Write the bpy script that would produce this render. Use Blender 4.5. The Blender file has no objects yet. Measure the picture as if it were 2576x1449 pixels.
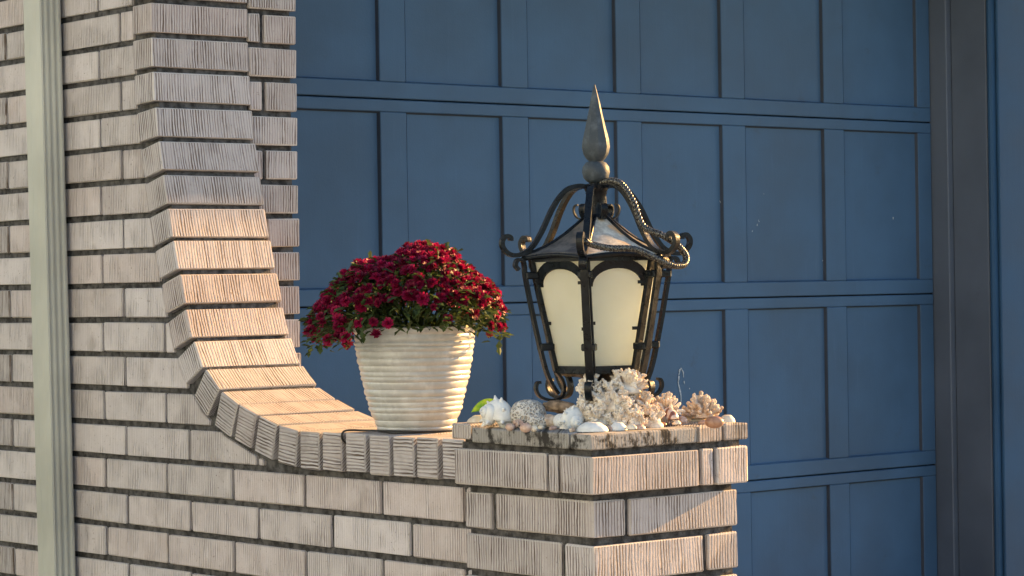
import bpy, bmesh, math, random
import numpy as np
from mathutils import Vector, Matrix
R = math.radians
scene = bpy.context.scene
col = scene.collection

# ------------------------------------------------------------------ camera
YAW, PITCH, ROLL = R(39.9866), R(-0.0751), R(-0.9100)
CAM = np.array([-2.9559, -4.9531, 1.1123])
FPX = 6394.887                      # focal length for a 2576 px wide picture
Fv = np.array([math.sin(YAW)*math.cos(PITCH), math.cos(YAW)*math.cos(PITCH), math.sin(PITCH)])
R0 = np.array([math.cos(YAW), -math.sin(YAW), 0.0])
U0 = np.cross(R0, Fv)
Rv = math.cos(ROLL)*R0 + math.sin(ROLL)*U0
Uv = -math.sin(ROLL)*R0 + math.cos(ROLL)*U0
cd = bpy.data.cameras.new('camera'); cam = bpy.data.objects.new('camera', cd); col.objects.link(cam)
cd.sensor_width = 36; cd.lens = FPX/2576*36; cd.clip_start = 0.05; cd.clip_end = 2000
M = Matrix(((Rv[0], Uv[0], -Fv[0], CAM[0]), (Rv[1], Uv[1], -Fv[1], CAM[1]), (Rv[2], Uv[2], -Fv[2], CAM[2]), (0, 0, 0, 1)))
cam.matrix_world = M
scene.camera = cam

# ------------------------------------------------------------------ sky, sun, exposure
SUN_AZ, SUN_EL = R(93.5), R(18)       # azimuth clockwise from +Y
world = bpy.data.worlds.new('World'); scene.world = world; world.use_nodes = True
wn = world.node_tree.nodes; wl = world.node_tree.links; wn.clear()
sky = wn.new('ShaderNodeTexSky'); sky.sky_type = 'NISHITA'; sky.sun_disc = False
sky.sun_elevation = SUN_EL; sky.sun_rotation = SUN_AZ
sky.air_density = 1.0; sky.dust_density = 0.5; sky.ozone_density = 1.0
bg = wn.new('ShaderNodeBackground'); bg.inputs['Strength'].default_value = 0.076
wo = wn.new('ShaderNodeOutputWorld')
wl.new(sky.outputs[0], bg.inputs[0]); wl.new(bg.outputs[0], wo.inputs[0])
sd = bpy.data.lights.new('sun', 'SUN'); sun = bpy.data.objects.new('sun', sd); col.objects.link(sun)
sd.energy = 5.0; sd.angle = R(0.5); sd.color = (1.0, 0.55, 0.18)
S = Vector((math.cos(SUN_EL)*math.sin(SUN_AZ), math.cos(SUN_EL)*math.cos(SUN_AZ), math.sin(SUN_EL)))
sun.rotation_euler = S.to_track_quat('Z', 'Y').to_euler(); sun.location = S*30
vs = scene.view_settings
vs.view_transform = 'Standard'; vs.look = 'None'; vs.gamma = 1; vs.use_curve_mapping = False
vs.exposure = 2.05

# ------------------------------------------------------------------ helpers
rnd = random.Random(7)
def ray_on(u, v, axis, val):
    "world point where a sight line meets a real plane (used to survey the place)"
    d = Fv + Rv*(u-1288)/FPX - Uv*(v-724.5)/FPX
    t = (val-CAM[axis])/d[axis]
    return Vector(CAM + t*d)

def tag(o, label=None, cat=None, group=None, kind=None):
    if label: o['label'] = label
    if cat: o['category'] = cat
    if group: o['group'] = group
    if kind: o['kind'] = kind
    return o
def empty(name, loc=(0, 0, 0), rz=0, **k):
    o = bpy.data.objects.new(name, None); col.objects.link(o)
    o.location = loc; o.rotation_euler = (0, 0, rz); o.empty_display_size = 0.05
    return tag(o, **k)
def link(name, me, mat, parent=None, loc=(0, 0, 0), rot=(0, 0, 0), **k):
    o = bpy.data.objects.new(name, me); col.objects.link(o)
    if mat and not me.materials: me.materials.append(mat)
    o.parent = parent; o.location = loc; o.rotation_euler = rot
    return tag(o, **k)
def mesh(name, V, Fc, smooth=False):
    me = bpy.data.meshes.new(name); me.from_pydata([tuple(v) for v in V], [], Fc); me.update()
    if smooth:
        me.polygons.foreach_set('use_smooth', [True]*len(me.polygons))
    return me
class MB:
    def __init__(s): s.V = []; s.F = []
    def add(s, V, Fc):
        b = len(s.V); s.V += [tuple(v) for v in V]; s.F += [tuple(i+b for i in f) for f in Fc]; return s
    def box(s, x0, x1, y0, y1, z0, z1):
        return s.add([(x0,y0,z0),(x1,y0,z0),(x1,y1,z0),(x0,y1,z0),(x0,y0,z1),(x1,y0,z1),(x1,y1,z1),(x0,y1,z1)],
                     [(0,3,2,1),(4,5,6,7),(0,1,5,4),(1,2,6,5),(2,3,7,6),(3,0,4,7)])
    def tube(s, pts, rad, n=8, flat=1.0, up=None, caps=True):
        "swept tube; flat<1 squashes the section across 'up'"
        P = [Vector(p) for p in pts]; m = len(P)
        rr = rad if hasattr(rad, '__len__') else [rad]*m
        prev = None; V = []
        for i in range(m):
            t = (P[min(i+1, m-1)]-P[max(i-1, 0)]).normalized()
            if up is not None: a = Vector(up)
            elif prev is not None: a = prev
            else: a = Vector((0, 0, 1)) if abs(t.z) < .9 else Vector((1, 0, 0))
            a = (a - t*a.dot(t))
            if a.length < 1e-6: a = t.orthogonal()
            a.normalize(); b = t.cross(a); prev = a
            for k in range(n):
                th = 2*math.pi*(k+.5)/n
                V.append(P[i] + a*math.cos(th)*rr[i] + b*math.sin(th)*rr[i]*flat)
        Fc = []
        for i in range(m-1):
            for k in range(n):
                k2 = (k+1) % n
                Fc.append((i*n+k, i*n+k2, (i+1)*n+k2, (i+1)*n+k))
        if caps:
            Fc.append(tuple(range(n-1, -1, -1))); Fc.append(tuple((m-1)*n+k for k in range(n)))
        return s.add(V, Fc)
    def bar(s, pts, w, t, side):
        "flat bar of width w (along side) and thickness t swept along pts"
        P = [Vector(p) for p in pts]; m = len(P); V = []; sd_ = Vector(side).normalized()
        for i in range(m):
            tg = (P[min(i+1, m-1)]-P[max(i-1, 0)]).normalized(); nn = sd_.cross(tg).normalized()
            for a, b in ((-1,-1),(1,-1),(1,1),(-1,1)): V.append(P[i]+sd_*a*w/2+nn*b*t/2)
        Fc = [(3,2,1,0), tuple((m-1)*4+k for k in range(4))]
        for i in range(m-1):
            for k in range(4):
                k2 = (k+1) % 4; Fc.append((i*4+k, i*4+k2, (i+1)*4+k2, (i+1)*4+k))
        return s.add(V, Fc)
    def lathe(s, prof, n=32, wob=None):
        V = []; m = len(prof)
        for i, (r, z) in enumerate(prof):
            for k in range(n):
                a = 2*math.pi*k/n; q = r*(1+(wob(a, z) if wob else 0)); V.append((q*math.cos(a), q*math.sin(a), z))
        Fc = [(i*n+k, i*n+(k+1) % n, (i+1)*n+(k+1) % n, (i+1)*n+k) for i in range(m-1) for k in range(n)]
        if prof[0][0] > 1e-5: Fc.append(tuple(range(n-1, -1, -1)))
        if prof[-1][0] > 1e-5: Fc.append(tuple((m-1)*n+k for k in range(n)))
        return s.add(V, Fc)
    def me(s, name, smooth=False, bevel=0, seg=1, angle=None):
        me = mesh(name, s.V, s.F, smooth)
        bm = bmesh.new(); bm.from_mesh(me)
        bmesh.ops.recalc_face_normals(bm, faces=bm.faces)
        if bevel:
            ed = [e for e in bm.edges if e.is_manifold and e.calc_face_angle(0) > R(30)]
            bmesh.ops.bevel(bm, geom=ed, offset=bevel, segments=seg, affect='EDGES', clamp_overlap=True)
        bm.to_mesh(me); bm.free()
        if angle is not None:
            try: me.set_sharp_from_angle(angle=R(angle))
            except Exception: pass
        return me
def catmull(pts, k=6):
    P = [Vector(p) for p in pts]; out = []
    for i in range(len(P)-1):
        p0, p1, p2, p3 = P[max(i-1, 0)], P[i], P[i+1], P[min(i+2, len(P)-1)]
        for j in range(k):
            t = j/k
            out.append(0.5*((2*p1)+(p2-p0)*t+(2*p0-5*p1+4*p2-p3)*t*t+(3*p1-p0-3*p2+p3)*t**3))
    out.append(P[-1]); return out

# ------------------------------------------------------------------ materials
class NT:
    def __init__(s, name):
        s.m = bpy.data.materials.new(name); s.m.use_nodes = True
        s.t = s.m.node_tree; s.t.nodes.clear()
        s.out = s.n('ShaderNodeOutputMaterial'); s.b = s.n('ShaderNodeBsdfPrincipled')
        s.l(s.b.outputs[0], s.out.inputs[0])
    def n(s, typ, **k):
        nd = s.t.nodes.new(typ)
        for a, v in k.items(): setattr(nd, a, v)
        return nd
    def l(s, a, b): s.t.links.new(a, b)
    def val(s, sock, v):
        if hasattr(v, 'links') or isinstance(v, bpy.types.NodeSocket): s.l(v, sock)
        else: sock.default_value = v
    def math(s, op, a, b=0.0, c=None, clamp=False):
        nd = s.n('ShaderNodeMath', operation=op, use_clamp=clamp); s.val(nd.inputs[0], a); s.val(nd.inputs[1], b)
        if c is not None: s.val(nd.inputs[2], c)
        return nd.outputs[0]
    def comb(s, x, y, z):
        nd = s.n('ShaderNodeCombineXYZ')
        for i, q in enumerate((x, y, z)): s.val(nd.inputs[i], q)
        return nd.outputs[0]
    def noise(s, vec, scale, detail=3, rough=.55, dist=0):
        nd = s.n('ShaderNodeTexNoise'); s.l(vec, nd.inputs['Vector'])
        nd.inputs['Scale'].default_value = scale; nd.inputs['Detail'].default_value = detail
        nd.inputs['Roughness'].default_value = rough; nd.inputs['Distortion'].default_value = dist
        return nd.outputs[0]
    def ramp(s, f, lo, hi, a=0.0, b=1.0):
        nd = s.n('ShaderNodeMapRange', interpolation_type='SMOOTHSTEP'); s.l(f, nd.inputs[0])
        nd.inputs[1].default_value = lo; nd.inputs[2].default_value = hi; nd.inputs[3].default_value = a; nd.inputs[4].default_value = b
        return nd.outputs[0]
    def mix(s, f, a, b):
        nd = s.n('ShaderNodeMix', data_type='RGBA'); s.val(nd.inputs[0], f)
        for sk, q in ((nd.inputs[6], a), (nd.inputs[7], b)):
            if isinstance(q, tuple): sk.default_value = (*q, 1)
            else: s.l(q, sk)
        return nd.outputs[2]
    def bump(s, h, strength, dist):
        nd = s.n('ShaderNodeBump'); s.l(h, nd.inputs['Height']); nd.inputs['Strength'].default_value = strength
        nd.inputs['Distance'].default_value = dist; s.l(nd.outputs[0], s.b.inputs['Normal'])
    def coord(s, kind='Object'): return s.n('ShaderNodeTexCoord').outputs[kind]
    def rand(s): return s.n('ShaderNodeObjectInfo').outputs['Random']
    def color(s, c): s.val(s.b.inputs['Base Color'], (*c, 1) if isinstance(c, tuple) else c)
    def rough(s, r): s.val(s.b.inputs['Roughness'], r)

def mat_brick(name, rib=1.0, tint=(1, 1, 1), stain=0.0, groove_col=.95, lo=.45):
    m = NT(name); tc = m.coord(); rn = m.rand()
    sp = m.n('ShaderNodeSeparateXYZ'); m.l(tc, sp.inputs[0]); x, y, z = sp.outputs
    a = m.math('ADD', x, y)
    r1 = m.math('MULTIPLY', rn, 37.0); r2 = m.math('MULTIPLY', rn, 91.0)
    wob = m.noise(m.comb(m.math('MULTIPLY', a, 55.0), m.math('MULTIPLY_ADD', z, 14.0, r2), r1), 1.0, 3)
    ph = m.math('MULTIPLY_ADD', wob, 1.25, m.math('MULTIPLY_ADD', a, 1/.0070, r1))
    rid = m.n('ShaderNodeTexWhiteNoise', noise_dimensions='1D'); m.l(m.math('FLOOR', ph), rid.inputs['W'])
    tri = m.math('MULTIPLY', m.math('ABSOLUTE', m.math('SUBTRACT', m.math('FRACT', ph), .5)), 2.0)   # 1 at the groove
    pv = m.comb(m.math('MULTIPLY_ADD', x, 1.0, r1), m.math('ADD', y, r2), z)
    big = m.noise(pv, 22.0, 3)
    fine = m.noise(pv, 420.0, 2)
    torn = m.noise(pv, 150.0, 3, .65)
    mask = m.math('MULTIPLY', m.ramp(m.noise(pv, 15.0, 1), .38, .58, lo, 1.0), m.ramp(rid.outputs[0], .0, .9, .2, 1.0))
    groove = m.math('MULTIPLY', m.ramp(tri, .44, .80), mask)       # 1 in the raked grooves
    pit = m.ramp(torn, .66, .76)
    ribs = m.math('SUBTRACT', 1.0, tri)
    h = m.math('SUBTRACT', m.math('MULTIPLY', fine, .14), m.math('MULTIPLY', groove, rib))
    h = m.math('MULTIPLY_ADD', big, .25, h)
    h = m.math('MULTIPLY_ADD', pit, -.6, h)
    h = m.math('MULTIPLY_ADD', torn, .25, h)
    t = tint
    base = m.mix(rn, (.40*t[0], .360*t[1], .335*t[2]), (.54*t[0], .495*t[1], .475*t[2]))
    base = m.mix(m.ramp(m.math('FRACT', m.math('MULTIPLY', rn, 13.7)), .55, 1.0, 0, .55), base, (.47*t[0], .385*t[1], .345*t[2]))
    base = m.mix(m.ramp(big, .35, .7, 0, .35), base, (.58*t[0], .53*t[1], .50*t[2]))
    base = m.mix(m.ramp(torn, .60, .74, 0, .55), base, (.27*t[0], .20*t[1], .16*t[2]))
    base = m.mix(m.math('MULTIPLY', m.ramp(ribs, .45, .9), m.math('MULTIPLY', rid.outputs[0], .45)), base, (.68*t[0], .64*t[1], .615*t[2]))
    base = m.mix(m.math('MULTIPLY', groove, groove_col*min(1, rib)), base, (.100, .064, .040))
    smear = m.ramp(m.noise(m.comb(m.math('MULTIPLY_ADD', a, 16.0, r2), m.math('MULTIPLY_ADD', z, 9.0, r1), r1), 1.0, 4, .65), .56, .74, 0, .38)
    base = m.mix(smear, base, (.20*t[0], .165*t[1], .14*t[2]))
    if stain:
        st = m.ramp(m.noise(m.comb(m.math('MULTIPLY_ADD', a, 34.0, r1), m.math('MULTIPLY_ADD', z, 22.0, r2), r1), 1.0, 5, .7), .47, .60)
        base = m.mix(m.math('MULTIPLY', st, stain), base, (.022, .019, .016))
    m.color(base); m.rough(.92); m.b.inputs['Specular IOR Level'].default_value = .2
    m.bump(h, 1.0, .0034)
    return m.m
BRICK = mat_brick('ribbed_buff_brick', 1.0, (1.0, 1.01, 1.06))
WALLBRICK = mat_brick('lightly_ribbed_buff_brick', .6, (1.13, 1.14, 1.20), 0, .72, .14)
EDGE = mat_brick('worn_brick_edge', .3, (1.06, 1.07, 1.08), 0, .25)
SLAB = mat_brick('weathered_paver', .18, (.66, .70, .71), .92)
ENDBRICK = mat_brick('paver_end', .9, (.92, .93, .93), .30)

def simple(name, c, rough=.6, var=.12, scale=30, bump=.0, bs=150, metal=0, spec=.5, coat=0):
    m = NT(name); tc = m.coord(); n1 = m.noise(tc, scale, 4)
    dark = tuple(q*(1-2*var) for q in c); lite = tuple(min(1, q*(1+2*var)) for q in c)
    m.color(m.mix(m.ramp(n1, .3, .7), dark, lite)); m.b.inputs['Metallic'].default_value = metal
    m.rough(m.ramp(m.noise(tc, scale*2.3, 3), .3, .7, max(0, rough-.08), min(1, rough+.08)))
    m.b.inputs['Specular IOR Level'].default_value = spec; m.b.inputs['Coat Weight'].default_value = coat
    if bump: m.bump(m.noise(tc, bs, 3), .6, bump)
    return m.m
MORTAR = simple('dark_mortar', (.078, .076, .077), .95, .28, 60, .004, 260, spec=.1)
CONCRETE = simple('driveway_concrete', (.24, .25, .26), .9, .12, 1.5, .003, 60, spec=.2)
GRASS = simple('lawn', (.06, .10, .03), .95, .3, 9, .02, 40, spec=.1)
def mat_paint(name, c, dirt=(.05, .045, .04), grain=.0008, spec=.35):
    m = NT(name); tc = m.coord('Object')
    sp = m.n('ShaderNodeSeparateXYZ'); m.l(tc, sp.inputs[0]); x, y, z = sp.outputs
    n1 = m.noise(tc, 2.2, 4); n2 = m.noise(m.comb(m.math('MULTIPLY', x, 60.0), y, m.math('MULTIPLY', z, 4.0)), 1.0, 4, .6)
    c2 = tuple(q*1.2 for q in c); c1 = tuple(q*.84 for q in c)
    b = m.mix(m.ramp(n1, .3, .7), c1, c2)
    b = m.mix(m.ramp(n2, .60, .78, 0, .25), b, tuple(min(1, q*1.35+.01) for q in c))
    b = m.mix(m.ramp(m.noise(tc, 9.0, 6, .7), .62, .8, 0, .35), b, dirt)
    m.color(b); m.rough(m.ramp(n1, .3, .7, .48, .64)); m.b.inputs['Specular IOR Level'].default_value = spec
    m.bump(m.math('ADD', n2, m.noise(tc, 240.0, 2)), .35, grain)
    return m.m
DOOR = mat_paint('blue_door_paint', (.047, .104, .192), spec=.22)
BEAD = mat_paint('dirty_bead_paint', (.036, .050, .074))  # darker than the door: recess shade painted on top and right bead faces
TRIM = mat_paint('blue_trim_paint', (.027, .074, .150), spec=.15)
TAUPE = mat_paint('taupe_frame_paint', (.088, .116, .162))
PIPE = mat_paint('sage_pipe_paint', (.46, .46, .41), (.30, .29, .25), .0004)
WHITE = simple('white_soffit_paint', (.62, .60, .56), .6, .05)
SHINGLE = simple('roof_shingle', (.09, .08, .075), .95, .2, 40)
SCUFF = simple('white_paint_scuff', (.30, .37, .44), .7, .2, 300)
GAP = simple('dark_gap', (.012, .012, .014), .9, .1)
def mat_pot():
    m = NT('cream_glazed_ceramic'); tc = m.coord()
    n1 = m.noise(tc, 28, 5, .65); n2 = m.noise(tc, 7, 3)
    b = m.mix(m.ramp(n1, .40, .66), (.45, .445, .43), (.57, .57, .555))
    b = m.mix(m.ramp(n2, .5, .75, 0, .3), b, (.37, .35, .32))
    m.color(b); m.rough(m.ramp(n1, .3, .7, .28, .5)); m.b.inputs['Coat Weight'].default_value = .5
    m.b.inputs['Coat Roughness'].default_value = .2
    m.bump(m.noise(tc, 60, 2), .4, .0010)
    return m.m
POT = mat_pot()
SOIL = simple('potting_soil', (.02, .014, .01), .95, .3, 90, .005, 120)
def mat_leafy(name, c, c2, trans=.35, rough=.55, scale=40, rnd_mix=True):
    m = NT(name); tc = m.coord(); n1 = m.noise(tc, scale, 3)
    f = m.math('ADD', m.math('MULTIPLY', n1, .6), m.math('MULTIPLY', m.rand(), .5)) if rnd_mix else n1
    b = m.mix(m.ramp(f, .25, .8), c, c2); m.color(b); m.rough(rough); m.b.inputs['Specular IOR Level'].default_value = .3
    tr = m.n('ShaderNodeBsdfTranslucent'); m.l(b, tr.inputs[0])
    mx = m.n('ShaderNodeMixShader'); mx.inputs[0].default_value = trans
    m.l(m.b.outputs[0], mx.inputs[1]); m.l(tr.outputs[0], mx.inputs[2]); m.l(mx.outputs[0], m.out.inputs[0])
    return m.m
PETAL = mat_leafy('crimson_petal', (.12, .003, .020), (.40, .011, .080), .36, .5, 60)
LEAF = mat_leafy('mum_leaf', (.030, .055, .018), (.10, .14, .04), .3, .5, 30, False)
BUD = mat_leafy('pale_green_bud', (.30, .34, .09), (.55, .55, .20), .25, .5, 60, False)
GREENLEAF = mat_leafy('fallen_leaf', (.03, .14, .015), (.26, .38, .04), .40, .4, 55, False)
def mat_iron(name, c, c2, rough, metal, dust=.0):
    m = NT(name); tc = m.coord(); n1 = m.noise(tc, 45, 5, .65); n2 = m.noise(tc, 160, 3)
    b = m.mix(m.ramp(n1, .45, .7), c, c2); m.color(b)
    m.b.inputs['Metallic'].default_value = metal; m.rough(m.ramp(n1, .3, .7, rough-.1, rough+.14))
    m.b.inputs['Specular IOR Level'].default_value = .28
    m.bump(m.math('ADD', n1, m.math('MULTIPLY', n2, .35)), .7, .0022)
    return m.m
IRON = mat_iron('black_wrought_iron', (.004, .006, .009), (.010, .014, .019), .32, .0)
GREYIRON = mat_iron('weathered_grey_iron', (.045, .058, .072), (.095, .115, .135), .55, .0)
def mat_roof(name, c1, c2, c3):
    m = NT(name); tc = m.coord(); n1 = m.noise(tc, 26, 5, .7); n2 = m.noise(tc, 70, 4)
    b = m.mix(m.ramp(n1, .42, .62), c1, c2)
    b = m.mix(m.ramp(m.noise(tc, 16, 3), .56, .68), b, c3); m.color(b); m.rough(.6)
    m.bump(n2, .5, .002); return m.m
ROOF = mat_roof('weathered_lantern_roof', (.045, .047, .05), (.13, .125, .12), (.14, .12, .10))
PALEROOF = mat_roof('worn_pale_roof', (.40, .38, .34), (.68, .65, .58), (.72, .42, .18))  # lit copy of the roof: sunlight put into the pale colour, plus rust
def mat_rope():
    m = NT('beaded_silver_cord'); tc = m.coord(); n1 = m.noise(tc, 380, 2)
    m.color(m.mix(m.ramp(n1, .42, .58), (.012, .012, .014), (.13, .125, .11))); m.rough(.25); m.b.inputs['Metallic'].default_value = .3
    return m.m
ROPE = mat_rope()
def mat_pane():
    m = NT('frosted_cream_glass'); tc = m.coord(); n1 = m.noise(tc, 12, 4)
    b = m.mix(m.ramp(n1, .3, .75), (.85, .89, .87), (.90, .94, .93)); m.color(b); m.rough(.22)
    tr = m.n('ShaderNodeBsdfTranslucent'); m.l(b, tr.inputs[0])
    mx = m.n('ShaderNodeMixShader'); mx.inputs[0].default_value = .77
    m.l(m.b.outputs[0], mx.inputs[1]); m.l(tr.outputs[0], mx.inputs[2]); m.l(mx.outputs[0], m.out.inputs[0])
    return m.m
PANE = mat_pane()
def mat_shell(name, c, c2, scale=60, stripes=0, rough=.45):
    m = NT(name); tc = m.coord(); n1 = m.noise(tc, scale, 4, .6)
    b = m.mix(m.ramp(n1, .35, .65), c, c2)
    if stripes:
        w = m.n('ShaderNodeTexWave'); m.l(tc, w.inputs['Vector']); w.inputs['Scale'].default_value = stripes
        w.inputs['Distortion'].default_value = 2.5
        b = m.mix(m.ramp(w.outputs[1], .4, .6), b, (.20, .085, .06))
    m.color(b); m.rough(rough); m.bump(n1, .4, .001); m.b.inputs['Subsurface Weight'].default_value = 0
    return m.m
CORAL = mat_shell('white_coral', (.58, .48, .38), (.82, .76, .68), 70, rough=.85)
TANCORAL = mat_shell('tan_coral', (.42, .30, .22), (.70, .60, .50), 60, rough=.85)
SHELLWHITE = mat_shell('white_shell', (.68, .68, .67), (.82, .82, .80), 40)
SHELLCREAM = mat_shell('cream_shell', (.66, .55, .42), (.80, .72, .60), 40)
SHELLBROWN = mat_shell('brown_shell', (.26, .12, .07), (.46, .26, .17), 50, rough=.3)
SHELLSTRIPE = mat_shell('striped_shell', (.55, .44, .38), (.66, .58, .54), 50, 38, .3)
SHELLPINK = mat_shell('pinkish_shell', (.45, .28, .22), (.66, .48, .38), 60)
BLACKPLASTIC = simple('black_cable', (.015, .015, .016), .5, .1)

# ================================================================== THE SETTING
g = MB(); n = 60
g.add([(-400, -400, 0), (400, -400, 0), (400, 400, 0), (-400, 400, 0)], [(0, 1, 2, 3)])
link('ground', g.me('ground'), GRASS, kind='structure')
g = MB().add([(-4.2, -14, .004), (5.2, -14, .004), (5.2, .30, .004), (-4.2, .30, .004)], [(0, 1, 2, 3)])
link('driveway', g.me('driveway'), CONCRETE, kind='structure')
g = MB().add([(-60, -22, .004), (60, -22, .004), (60, -14.004, .004), (-60, -14.004, .004)], [(0, 1, 2, 3)])
link('road', g.me('road'), simple('asphalt', (.055, .053, .05), .95, .15, 6, .004, 90), kind='structure')

# pale unseen house added beyond the left edge to bounce sun onto shaded walls
nb = empty('neighbouring_house', (-11, -2, 0), label='pale blue sided neighbouring house across the side yard', cat='house')  # added unseen house, there to bounce sun onto the shaded walls
NBW = simple('pale_siding', (.42, .62, .92), .8, .04, 3)  # siding of the added bounce house
sid = MB()
for i in range(22):
    z = .3+i*.2; sid.add([(4, -6, z), (4, 11, z), (3.985, 11, z+.199), (3.985, -6, z+.199)], [(0, 1, 2, 3)])
link('siding', sid.me('siding'), NBW, nb)
link('wall', MB().box(-4, 3.98, -6, 11, 0, 4.7).me('wall'), NBW, nb)
link('roof', MB().add([(4.4, -6.4, 4.65), (4.4, 11.4, 4.65), (-4.4, 11.4, 4.65), (-4.4, -6.4, 4.65), (0, -6.4, 6.6), (0, 11.4, 6.6)], [(0, 1, 5, 4), (2, 3, 4, 5), (0, 4, 3), (1, 2, 5), (0, 3, 2, 1)]).me('roof'), SHINGLE, nb)
for yw in (-4, 0, 4, 8):
    w = link('window', MB().box(3.99, 4.06, yw-.55, yw+.55, 1.2, 2.6).me('window'), WHITE, nb)
    link('glass', MB().box(4.062, 4.066, yw-.45, yw+.45, 1.3, 2.5).me('glass'), simple('window_glass', (.03, .035, .04), .1, .05), w)

# ------------------------------------------------------------------ brick tools
C_, LP, Z0 = .0762, .25623, .857          # course height, brick spacing along the wall, height of course 0
BH, BJ = .0640, .0118
cache = {}
def brick_mesh(l, w, h, mat, bev=.0024):
    key = (round(l, 3), round(w, 3), round(h, 3), mat.name, rnd.randrange(4))
    if key not in cache:
        me = MB().box(-l/2, l/2, -w/2, w/2, -h/2, h/2).me('brick', bevel=bev)
        r2 = random.Random(str(key))
        for v in me.vertices:
            v.co += Vector((r2.uniform(-1, 1), r2.uniform(-1, 1), r2.uniform(-1, 1)))*.0009
        me.materials.append(mat); me.materials.append(EDGE if mat in (BRICK, WALLBRICK) else mat); cache[key] = me
        big = sorted(me.polygons, key=lambda p_: -p_.area)[:6]; big = {p_.index for p_ in big}
        for p_ in me.polygons:
            if p_.index not in big: p_.material_index = 1
    return cache[key]
def brick(parent, c, l, w, h, rot=(0, 0, 0), mat=BRICK, name='brick', jit=1.0):
    o = link(name, brick_mesh(l, w, h, mat), None, parent)
    j = .0009*jit
    o.location = (c[0]+rnd.uniform(-j, j), c[1]+rnd.uniform(-j, j), c[2]+rnd.uniform(-j, j))
    o.rotation_euler = (rot[0]+rnd.uniform(-.006, .006)*jit, rot[1]+rnd.uniform(-.004, .004)*jit, rot[2]+rnd.uniform(-.004, .004)*jit)
    return o
HALF = math.pi/2

# ------------------------------------------------------------------ swept cap profile (y, z) on the outer face, top to bottom of each rowlock brick
SW = [(-.2362,1.8898,-.2362,1.8260),(-.2362,1.8136,-.2364,1.7498),(-.2364,1.7369,-.2370,1.6731),(-.2385,1.6604,-.2398,1.5965),(-.2421,1.5852,-.2454,1.5212),
      (-.2495,1.5098,-.2580,1.4457),(-.2612,1.4345,-.2745,1.3716),(-.2775,1.3595,-.2915,1.2984),(-.2940,1.2885,-.3090,1.2262),
      (-.3125,1.2183,-.3300,1.1570),(-.3335,1.1452,-.3510,1.0835),(-.3555,1.0726,-.3790,1.0113),(-.3855,1.0035,-.4170,.9490),
      (-.4285,.9430,-.4790,.9022),(-.4886,.8985,-.5478,.8744),(-.5545,.8722,-.6170,.8543),(-.6265,.8525,-.6880,.8365),
      (-.7000,.8335,-.7600,.8275)]
yy = -.7725
while yy > -1.30:
    SW.append((yy, .826+rnd.uniform(-.0008, .0008), yy-.0632, .826+rnd.uniform(-.0008, .0008))); yy -= .0758
RD = .0755                                   # rowlock depth
EP = .009                                    # rowlock ends stand proud of the wall face
WT = .244                                    # far edge of the wall
inner_y, inner_z, core = [], [], []
wall = empty('wing_wall', (0, 0, 0), label='buff ribbed brick wing wall whose brick capping sweeps down to a low level top', cat='brick wall')
for i, (y0, z0, y1, z1) in enumerate(SW):
    d = Vector((0, y1-y0, z1-z0)); L = .0640; mid = Vector((0, (y0+y1)/2, (z0+z1)/2))
    t = math.atan2(-d.z, -d.y); nrm = Vector((0, -math.sin(t), math.cos(t)))
    cpos = mid - nrm*RD/2; cpos.x = (WT-EP)/2
    # local x = world X, local -Y = outward normal, local Z = up the slope
    o = brick(wall, cpos, WT+EP, RD, L, name='capping_brick', jit=1.4)
    zl = Vector((0, math.cos(t), math.sin(t))); xl = Vector((1, 0, 0)); yl = zl.cross(xl)
    o.rotation_euler = Matrix((xl, yl, zl)).transposed().to_euler()
    o.rotation_euler.x += rnd.uniform(-.012, .012)
    q = mid - nrm*(RD+.0145); inner_y.append(q.y); inner_z.append(q.z)
    q = mid - nrm*.010; core.append((q.y, q.z))
order = np.argsort(inner_y); IY = np.array(inner_y)[order]; IZ = np.maximum.accumulate(np.array(inner_z)[order])
def top_limit(y):
    if y >= IY[-1]: return 99.0
    return float(np.interp(y, IY, IZ)) if y > IY[0] else .742
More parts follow.
